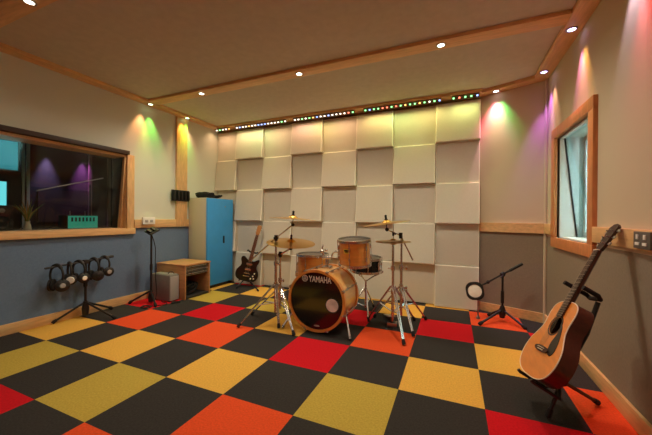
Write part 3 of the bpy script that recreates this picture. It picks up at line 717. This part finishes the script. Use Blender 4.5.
mb = MB(); mb.box(2.085, 2.175, -.15, .15, -.005, .005, .003, Matrix.Translation((0, 1.76, .06)) @ Matrix.Rotation(-.28, 4, 'X')); obj('footboard', mb, M['steel'], pd)
for x in (2.075, 2.185):
    mb = MB(); mb.tube([(x, 1.62, .01), (x, 1.62, .22)], .009, 8); obj('post', mb, M['chrome'], pd)
mb = MB(); mb.tube([(2.07, 1.62, .21), (2.19, 1.62, .21)], .007, 8); mb.tube([(2.13, 1.62, .21), (2.13, 1.585, .36)], .005, 8); mb.ball((2.13, 1.58, .37), .024); obj('beater', mb, M['chrome'], pd)

# cymbal stands
def cymbal(c, n, r, label, group='cymbals of the drum kit'):
    t = thing('cymbal', label, 'cymbal', c, group); T = axis(c, n)
    mb = MB(); b = r*.20
    pr = [(.006, .040*r/.25), (b*.45, .038*r/.25), (b*.8, .029*r/.25), (b, .017*r/.25), (b*1.3, .014*r/.25)]
    for q in range(1, 7): s = b*1.3+(r-b*1.3)*q/6; pr.append((s, .014*r/.25*(1-(q/6)**1.4)))
    pr += [(r, -.0012)] + [(a_, z-.0022) for a_, z in pr[::-1]]
    mb.lathe(pr, 48, T, closed=True); obj('plate', mb, M['bronze'], t)
    return T
def topper(t, T, z, m=None):
    mb = MB(); mb.lathe([(.017, z-.012), (.017, z+.004), (.012, z+.006), (.012, z+.045), (.004, z+.05)], 12, T); obj('felt', mb, M['rubber'], t)
    mb = MB(); mb.lathe([(.016, z-.028), (.016, z-.012)], 12, T); obj('washer', mb, M['chrome'], t)

def boom_stand(label, base, feet, zc, top, boom_from, boom_tail, ctr, n, hub=.40, low=.20):
    t = thing('cymbal_stand', label, 'stand', (base[0], base[1], 0), 'chrome cymbal stands of the drum kit')
    mb = MB(); mb.tube([(*base, .10), (*base, zc)], .0145, 12); mb.tube([(*base, zc-.02), (*base, top)], .011, 12); obj('pole', mb, M['chrome'], t)
    for z in (zc, zc*.62, hub):
        mb = MB(); mb.tube([(*base, z-.022), (*base, z+.022)], .021, 12); mb.tube([(base[0], base[1], z), (base[0]+.05, base[1]-.02, z)], .006, 8); mb.ball((base[0]+.055, base[1]-.022, z), .012, .008, .018); obj('collar', mb, M['chrome'], t)
    tripod(t, base, feet, hub, M['chrome'], .011, brace=.52, low=low, double=True)
    e = V(ctr)-V(n).normalized()*.025
    if boom_tail:
        mb = MB(); mb.tube([V(boom_tail), V(boom_from)], .0075, 8); mb.tube([V(boom_from), e-V((0, 0, .035))], .0075, 8); obj('boom', mb, M['chrome'], t)
    else:
        mb = MB(); mb.tube([V(boom_from), e-V((0, 0, .035))], .010, 8); obj('arm', mb, M['chrome'], t)
    mb = MB(); mb.ball(e-V((0, 0, .035)), .020, .016, .020); mb.tube([e-V((0, 0, .035)), V(ctr)+V(n).normalized()*.075], .005, 8); obj('tilter', mb, M['black'], t)
    T = axis(ctr, n); topper(t, T, .04)
    mb = MB(); bp = V(boom_from); mb.tube([bp-V((0, 0, .03)), bp+V((0, 0, .03))], .019, 10); mb.tube([bp-V((.0, .03, 0)), bp+V((0, .03, 0))], .014, 10); obj('joint', mb, M['plastic'], t)
    return t
cymbal((1.76, 1.30, 1.092), (.05, .036, 1), .25, 'upper thin crash cymbal left of the bass drum')
cymbal((1.71, 1.35, .835), (.10, -.09, 1), .262, 'lower gold cymbal tilted left above bass drum')
boom_stand('chrome boom stand left of bass drum holding the upper cymbal', (1.588, 1.245), [(1.348, .938), (1.734, 1.081), (1.60, 1.60)], .62, .90, (1.588, 1.245, .89), (1.30, 1.20, .64), (1.76, 1.30, 1.092), (.05, .036, 1))
boom_stand('chrome stand left of bass drum holding the lower cymbal', (1.565, 1.37), [(1.955, .985), (1.235, 1.31), (1.50, 1.72)], .42, .70, (1.565, 1.37, .70), None, (1.71, 1.35, .835), (.10, -.09, 1), hub=.33, low=.16)
cymbal((2.70, 1.55, 1.055), (-.14, -.04, 1), .235, 'upper crash cymbal on the right side of the drum kit')
boom_stand('chrome boom stand right of the drum kit beside the hi hat', (2.825, 1.70), [(2.985, 1.42), (2.52, 1.80), (3.05, 1.96)], .60, .93, (2.82, 1.68, .93), (2.93, 1.78, .67), (2.70, 1.55, 1.055), (-.14, -.04, 1))
# hi hat
HX, HY = 2.757, 1.60
hh_ = thing('hi_hat_stand', 'chrome hi hat stand right of the bass drum', 'stand', (HX, HY, 0))
mb = MB(); mb.tube([(HX, HY, .06), (HX, HY, .60)], .014, 12); mb.tube([(HX, HY, .58), (HX, HY, .86)], .0115, 12); mb.tube([(HX, HY, .84), (HX, HY, 1.06)], .0045, 8); obj('pole', mb, M['chrome'], hh_)
for z in (.60, .36):
    mb = MB(); mb.tube([(HX, HY, z-.022), (HX, HY, z+.022)], .021, 12); mb.tube([(HX-.05, HY-.01, z), (HX, HY, z)], .006, 8); obj('collar', mb, M['chrome'], hh_)
mb = MB(); mb.lathe([(.03, .845), (.03, .858), (.01, .865)], 14, Matrix.Translation((HX, HY, 0))); mb.tube([(HX, HY, .93), (HX, HY, .965)], .011, 10); mb.ball((HX+.02, HY, .95), .014, .006, .010); obj('clutch', mb, M['black'], hh_)
tripod(hh_, (HX, HY), [(2.932, 1.195), (2.94, 1.88), (2.47, 1.72)], .42, M['chrome'], .011, brace=.5, low=.16, double=True)
mb = MB(); mb.box(-.045, .045, -.15, .15, -.005, .005, .003, Matrix.Translation((HX-.06, HY+.16, .06)) @ Matrix.Rotation(.35, 4, 'Z') @ Matrix.Rotation(-.25, 4, 'X')); mb.box(HX-.05, HX+.05, HY-.03, HY+.05, 0, .05, .004); obj('pedal', mb, M['steel'], hh_)
cymbal((HX, HY, .875), (.0, .02, 1), .178, 'top cymbal of the hi hat pair right of the kit', 'hi hat cymbals')
def hat_bottom():
    t = thing('cymbal', 'bottom cymbal of the hi hat pair right of the kit', 'cymbal', (HX, HY, .865), 'hi hat cymbals'); T = axis((HX, HY, .868), (.02, 0, -1)); r = .178; b = .04
    pr = [(.006, .030), (b*.6, .028), (b, .018), (b*1.3, .015), (.12, .009), (r, 0), (r, -.0012)]
    pr += [(a_, z-.002) for a_, z in pr[:-1][::-1]]
    mb = MB(); mb.lathe(pr, 48, T, closed=True); obj('plate', mb, M['bronze'], t)
hat_bottom()

# ------------------------------------------------------------------ microphone on boom stand by the angled wall
mc = thing('microphone_stand', 'black boom microphone stand before the angled wall', 'stand', (3.82, 2.29, 0))
c = (3.815, 2.26)
mb = MB(); mb.tube([(*c, .05), (*c, .50)], .0105, 10); mb.tube([(*c, .20), (*c, .33)], .017, 12); obj('pole', mb, M['black'], mc)
mb = MB(); mb.lathe([(.024, .04), (.034, .08), (.036, .12), (.018, .17)], 12, Matrix.Translation((*c, 0))); obj('hub', mb, M['black'], mc)
tripod(mc, c, [(3.58, 2.02), (3.995, 2.08), (3.70, 2.40)], .12, M['black'], .012)
q0, q1 = V((3.575, 2.255, .345)), V((3.995, 2.245, .640))
mb = MB(); mb.tube([q0, q1], .009, 8); mb.tube([q0.lerp(q1, .72), q1], .0155, 10); obj('boom', mb, M['black'], mc)
jp = q0.lerp(q1, .57)
mb = MB(); mb.ball(jp, .028, .022, .028); mb.tube([jp, (c[0], c[1], .48)], .014, 8); mb.tube([jp+V((.0, -.02, -.01)), jp+V((-.02, -.05, -.03))], .008, 8); obj('clamp', mb, M['plastic'], mc)
mb = MB(); mb.ball(q0.lerp(q1, .24), .018, .014, .020); obj('knob', mb, M['plastic'], mc)
mh = thing('boom_microphone', 'black rounded head with a bright cream disc, leftmost on boom end', 'microphone', (3.535, 2.24, .0))
dirn = V((-.06, -1., .16)); hc = V((3.545, 2.235, .308)); T = axis(hc, dirn, (1, 0, .15))
def rr(w, hgt, r, n=6):
    out = []
    for cx, cy, a0_ in ((w-r, hgt-r, 0), (-w+r, hgt-r, PI/2), (-w+r, -hgt+r, PI), (w-r, -hgt+r, 1.5*PI)):
        out += [(cx+r*math.cos(a0_+PI/2*i/n), cy+r*math.sin(a0_+PI/2*i/n)) for i in range(n+1)]
    return out
mb = MB(); mb.prism(rr(.090, .098, .072), -.035, .012, T); mb.prism(rr(.06, .065, .05), -.06, -.03, T)
mb.lathe([(.070, .01), (.082, .01), (.079, .022), (.071, .020)], 32, T, closed=True); obj('housing', mb, M['plastic'], mh)
mb = MB(); mb.lathe([(.0705, .013), (.055, .017), (.001, .020)], 32, T); obj('disc', mb, M['cream'], mh)
mb = MB(); bx_ = hc+V((.035, .015, -.09)); mb.tube([(bx_.x, bx_.y, bx_.z), (bx_.x, bx_.y, .14)], .010, 8); mb.tube([(bx_.x, bx_.y, .145), (bx_.x, bx_.y, .03)], .007, 8); mb.lathe([(.022, 0), (.022, .012), (.008, .035)], 12, Matrix.Translation((bx_.x, bx_.y, 0))); obj('prop_rod', mb, M['steel'], mh)

# ------------------------------------------------------------------ acoustic guitar
def frame(rows, o):
    m = Matrix.Identity(4)
    for i in range(3):
        for j in range(3): m[i][j] = rows[i][j]
        m[i][3] = o[i]
    return m
G = frame([[.16, .457, -.875], [-.972, .228, -.059], [.173, .860, .480]], (3.797, .592, .372))
half = [(-.170, .0), (-.168, .06), (-.157, .115), (-.13, .163), (-.085, .192), (-.03, .20), (.03, .187), (.08, .156), (.12, .134), (.16, .126), (.20, .129), (.24, .130), (.275, .118), (.298, .088), (.308, .047), (.310, .0)]
pp = smooth([(x, y) for y, x in half], 4)
outl = [(p.x, p.y) for p in pp] + [(-p.x, p.y) for p in pp[1:-1][::-1]]
DEP = .082
ag = thing('acoustic_guitar', 'orange topped acoustic guitar leaning on a stand by right wall', 'guitar', (3.80, .60, .2))
mb = MB(); n = len(outl)
mb.add([G @ V((x, y, -.003)) for x, y in outl] + [G @ V((x, y, -DEP)) for x, y in outl], [(i, (i+1) % n, n+(i+1) % n, n+i) for i in range(n)] + [tuple(range(n, 2*n))])
body = obj('body', mb, M['mahog'], ag)
sh, sr = (0, .152), .053
def ring(R_, z, k): return [G @ V((sh[0]+R_*math.cos(2*PI*i/k), sh[1]+R_*math.sin(2*PI*i/k), z)) for i in range(k)]
# top with a real sound hole
mb = MB(); hv = []
for x, y in outl:
    a = math.atan2(y-sh[1], x-sh[0]); hv.append((sh[0]+sr*math.cos(a), sh[1]+sr*math.sin(a)))
mb.add([G @ V((x, y, 0)) for x, y in outl] + [G @ V((x, y, 0)) for x, y in hv] + [G @ V((x, y, -.004)) for x, y in outl] + [G @ V((x, y, -.004)) for x, y in hv],
       [(i, (i+1) % n, n+(i+1) % n, n+i) for i in range(n)] + [(2*n+i, 3*n+i, 3*n+(i+1) % n, 2*n+(i+1) % n) for i in range(n)] + [(n+i, n+(i+1) % n, 3*n+(i+1) % n, 3*n+i) for i in range(n)] + [(i, 2*n+i, 2*n+(i+1) % n, (i+1) % n) for i in range(n)])
top = obj('soundboard', mb, M['spruce'], ag)
mb = MB(); mb.lathe([(sr+.002, .0), (sr+.012, .0), (sr+.012, .001), (sr+.002, .001)], 40, G @ Matrix.Translation((0, sh[1], 0)), closed=True); obj('rosette', mb, M['rosew'], top)
mb = MB()
mb.tube([G @ V((x, y, -.001)) for x, y in outl] + [G @ V((outl[0][0], outl[0][1], -.001))], .003, 6); obj('binding', mb, M['bone'], ag)
pg = smooth([(.046, .178), (.076, .155), (.10, .11), (.122, .05), (.122, -.0), (.095, -.02), (.06, .0), (.05, .05), (.062, .10), (.062, .14)], 5, True)
mb = MB(); mb.prism([(p.x, p.y) for p in pg], .0005, .0025, G); obj('pickguard', mb, M['gblack'], top)
mb = MB(); br = smooth([(-.075, .0), (-.05, .012), (0, .016), (.05, .012), (.075, 0), (.06, -.014), (.02, -.020), (-.02, -.020), (-.06, -.014)], 4, True)
mb.prism([(p.x, p.y) for p in br], .0, .009, G); bg = obj('bridge', mb, M['rosew'], top)
mb = MB(); mb.box(-.037, .037, .002, .005, .009, .013, 0, G); obj('saddle', mb, M['bone'], bg)
mb = MB()
for q in range(6): mb.ball(G @ V((-.027+q*.0108, -.009, .010)), .0035, n=8, k=5)
obj('bridge_pins', mb, M['bone'], bg)
def neck(mb, G, y0, y1, w0, w1, d0, d1, z):
    ks = 8; vs = []
    for y, w, dd in ((y0, w0, d0), (y1, w1, d1)):
        for i in range(ks+1): a = PI*i/ks; vs.append(G @ V((w*math.cos(a), y, z-dd*math.sin(a))))
    m = ks+1
    mb.add(vs, [(i, i+1, m+i+1, m+i) for i in range(ks)] + [(0, m, 2*m-1, m-1), tuple(range(m)), tuple(range(m, 2*m))[::-1]])
mb = MB(); neck(mb, G, .295, .655, .028, .0225, .028, .022, .004); nk = obj('neck', mb, M['mahog'], ag)
mb = MB(); mb.prism([(-.029, .208), (.029, .208), (.0222, .65), (-.0222, .65)], .004, .010, G); fb = obj('fretboard', mb, M['rosew'], nk)
mb = MB()
for q in range(1, 20):
    y = .65-.65*(1-2**(-q/12)); w = .0222+(.029-.0222)*(.65-y)/.445
    mb.box(-w, w, y-.001, y+.001, .010, .0115, 0, G)
obj('frets', mb, M['brass'], fb)
mb = MB(); mb.box(-.0222, .0222, .650, .655, .004, .0135, 0, G); obj('nut', mb, M['bone'], nk)
GH = G @ Matrix.Translation((0, .655, .004)) @ Matrix.Rotation(-.08, 4, 'X')
mb = MB(); mb.prism([(-.022, 0), (.022, 0), (.031, .03), (.037, .165), (.015, .185), (-.015, .185), (-.037, .165), (-.031, .03)], -.016, 0, GH); hd_ = obj('headstock', mb, M['rosew'], ag)
for s in (-1, 1):
    for q in range(3):
        y = .045+q*.045
        mb = MB(); mb.tube([GH @ V((s*.02, y, 0)), GH @ V((s*.02, y, .014))], .0035, 8); mb.tube([GH @ V((s*.025, y, -.009)), GH @ V((s*.052, y, -.009))], .003, 6); mb.box(s*.052-.008 if s > 0 else -.060, s*.052+.008 if s > 0 else -.044, y-.009, y+.009, -.013, -.005, .002, GH); obj('tuner', mb, M['steel'], hd_)
for q in range(6):
    mb = MB(); xb, xn = -.027+q*.0108, -.0175+q*.007
    mb.tube([G @ V((xb, .003, .0135)), G @ V((xn, .652, .0145))], .0007, 4); obj('string', mb, M['brass'], ag)

# its stand
gs = thing('guitar_stand', 'black folding stand under the acoustic guitar', 'stand', (3.9, .72, 0))
hubp = G @ V((0, -.10, -.155)); yk = G @ V((0, .40, -.10)); 
mb = MB(); mb.tube([G @ V((0, -.14, -.150)), G @ V((0, .20, -.145)), G @ V((0, .385, -.12))], .0125, 10); obj('spine', mb, M['black'], gs)
mb = MB(); mb.tube([G @ V((-.055, .41, .045)), G @ V((-.055, .405, -.08)), G @ V((-.045, .395, -.10)), G @ V((.045, .395, -.10)), G @ V((.055, .405, -.08)), G @ V((.055, .41, .0))], .013, 10); obj('yoke', mb, M['rubber'], gs)
for s in (-1, 1):
    mb = MB(); mb.tube([G @ V((0, -.12, -.150)), G @ V((s*.085, -.185, -.14)), G @ V((s*.09, -.186, .0)), G @ V((s*.09, -.180, .014))], .010, 8); obj('support_arm', mb, M['black'], gs)
mb = MB(); mb.ball(hubp, .028); obj('hub', mb, M['plastic'], gs)
for f in ((3.808, .535), (4.13, .82), (3.93, 1.12)):
    mb = MB(); f3 = V((*f, .014)); mb.tube([hubp, f3], .0105, 8); lg = obj('leg', mb, M['black'], gs)
    e = (f3-hubp).normalized(); mb = MB(); mb.tube([f3-e*.05, f3-e*.005], [.014, .016], 8); obj('rubber_foot', mb, M['rubber'], lg)

# ------------------------------------------------------------------ electric guitar
up = V((.235, .10, .967)).normalized(); nz = V((.52, -.85, .22)); nz = (nz-up*nz.dot(up)).normalized(); xx = up.cross(nz)
EO = V((.345, 2.375, .245))
E_ = frame([[xx.x, up.x, nz.x], [xx.y, up.y, nz.y], [xx.z, up.z, nz.z]], EO)
eo = smooth([(0, -.150), (.09, -.148), (.150, -.118), (.178, -.055), (.165, .015), (.128, .07), (.120, .115), (.134, .16), (.142, .20), (.125, .222), (.095, .205), (.06, .180), (.03, .175), (-.03, .18), (-.07, .205), (-.105, .226), (-.138, .218), (-.145, .185), (-.134, .15), (-.120, .115), (-.128, .07), (-.165, .015), (-.178, -.055), (-.150, -.118), (-.09, -.148)], 4, True)
eg = thing('electric_guitar', 'black electric guitar on a stand before the back wall', 'guitar', (.345, 2.375, .1))
mb = MB(); mb.prism([(p.x, p.y) for p in eo], -.040, 0, E_); eb = obj('body', mb, M['gblack'], eg)
for y in (.04, .125):
    mb = MB(); mb.box(-.045, .045, y-.017, y+.017, 0, .008, .002, E_); obj('pickup', mb, M['chrome'], eb)
mb = MB(); mb.box(-.045, .045, -.03, -.015, 0, .014, .002, E_); mb.box(-.05, .05, -.075, -.06, 0, .012, .002, E_); obj('bridge', mb, M['chrome'], eb)
for p in ((.10, -.05), (.115, -.005), (.12, -.085), (.075, -.095)):
    mb = MB(); mb.lathe([(.012, 0), (.010, .014), (.001, .015)], 12, E_ @ Matrix.Translation((*p, 0))); obj('knob', mb, M['bone'], eb)
mb = MB(); neck(mb, E_, .165, .60, .028, .0215, .022, .018, .004); ek = obj('neck', mb, M['mahog'], eg)
mb = MB(); mb.prism([(-.028, .165), (.028, .165), (.0215, .60), (-.0215, .60)], .004, .009, E_); ef = obj('fretboard', mb, mat('fretboard_brown', (112, 62, 38), .5), ek)
mb = MB()
for q in range(1, 20):
    y = .60-.63*(1-2**(-q/12)); mb.box(-.024, .024, y-.001, y+.001, .009, .0105, 0, E_)
obj('frets', mb, M['brass'], ef)
EH = E_ @ Matrix.Translation((0, .60, .004)) @ Matrix.Rotation(-.2, 4, 'X')
mb = MB(); mb.prism([(-.021, 0), (.021, 0), (.031, .03), (.034, .14), (.016, .16), (0, .15), (-.016, .16), (-.034, .14), (-.031, .03)], -.015, 0, EH); eh = obj('headstock', mb, mat('headstock_amber', (176, 120, 62), .4), eg)
for s in (-1, 1):
    for q in range(3):
        y = .04+q*.042; mb = MB(); mb.tube([EH @ V((s*.024, y, 0)), EH @ V((s*.024, y, .012))], .004, 8); mb.tube([EH @ V((s*.028, y, -.008)), EH @ V((s*.05, y, -.008))], .006, 6); obj('tuner', mb, M['chrome'], eh)
for q in range(6):
    mb = MB(); mb.tube([E_ @ V((-.026+q*.0104, -.022, .015)), E_ @ V((-.0165+q*.0066, .602, .012))], .0008, 4); obj('string', mb, M['brass'], eg)
es = thing('guitar_stand', 'black stand under the black electric guitar', 'stand', (.38, 2.4, 0))
hb = E_ @ V((0, -.10, -.065))
mb = MB(); mb.tube([E_ @ V((0, -.13, -.065)), E_ @ V((0, .30, -.07))], .011, 8); obj('spine', mb, M['black'], es)
mb = MB(); mb.tube([E_ @ V((-.075, .335, .045)), E_ @ V((-.075, .325, -.05)), E_ @ V((-.05, .305, -.065)), E_ @ V((.05, .305, -.065)), E_ @ V((.075, .325, -.05)), E_ @ V((.075, .335, .045))], .012, 8); obj('yoke', mb, M['rubber'], es)
for s in (-1, 1):
    mb = MB(); mb.tube([hb, E_ @ V((s*.085, -.160, -.06)), E_ @ V((s*.09, -.162, .0)), E_ @ V((s*.09, -.150, .03))], .009, 8); obj('support_arm', mb, M['black'], es)
for f in ((.265, 2.215), (.665, 2.225), (.34, 2.52)):
    f3 = V((*f, .012)); mb = MB(); mb.tube([hb, f3], .010, 8); lg = obj('leg', mb, M['black'], es)
    e = (f3-hb).normalized(); mb = MB(); mb.tube([f3-e*.04, f3-e*.004], [.013, .014], 8); obj('rubber_foot', mb, M['rubber'], lg)

# ------------------------------------------------------------------ daylight, camera, view
w = bpy.data.worlds.new('daylight'); sc.world = w; w.use_nodes = True
bgd = w.node_tree.nodes['Background']; bgd.inputs['Color'].default_value = (.84, .97, 1., 1); bgd.inputs['Strength'].default_value = 55.0

yaw, pitch, roll = -.4023, -.0021, .0078
f = V((math.sin(yaw)*math.cos(pitch), math.cos(yaw)*math.cos(pitch), math.sin(pitch)))
r = V((math.cos(yaw), -math.sin(yaw), 0)); u = r.cross(f)
r2 = r*math.cos(roll)+u*math.sin(roll); u2 = -r*math.sin(roll)+u*math.cos(roll)
cam = bpy.data.cameras.new('camera'); cam.sensor_width = 36; cam.lens = 299.99/652*36; cam.clip_start = .02
co = bpy.data.objects.new('camera', cam); C.objects.link(co)
co.matrix_world = frame([[r2.x, u2.x, -f.x], [r2.y, u2.y, -f.y], [r2.z, u2.z, -f.z]], (3.3221, -1.4796, 1.1176))
sc.camera = co
sc.view_settings.view_transform = 'Standard'; sc.view_settings.look = 'None'; sc.view_settings.gamma = 1; sc.view_settings.use_curve_mapping = False
sc.view_settings.exposure = 0.0
sc.cycles.max_bounces = 10; sc.cycles.diffuse_bounces = 6; sc.cycles.use_denoising = True; sc.cycles.sample_clamp_indirect = 6
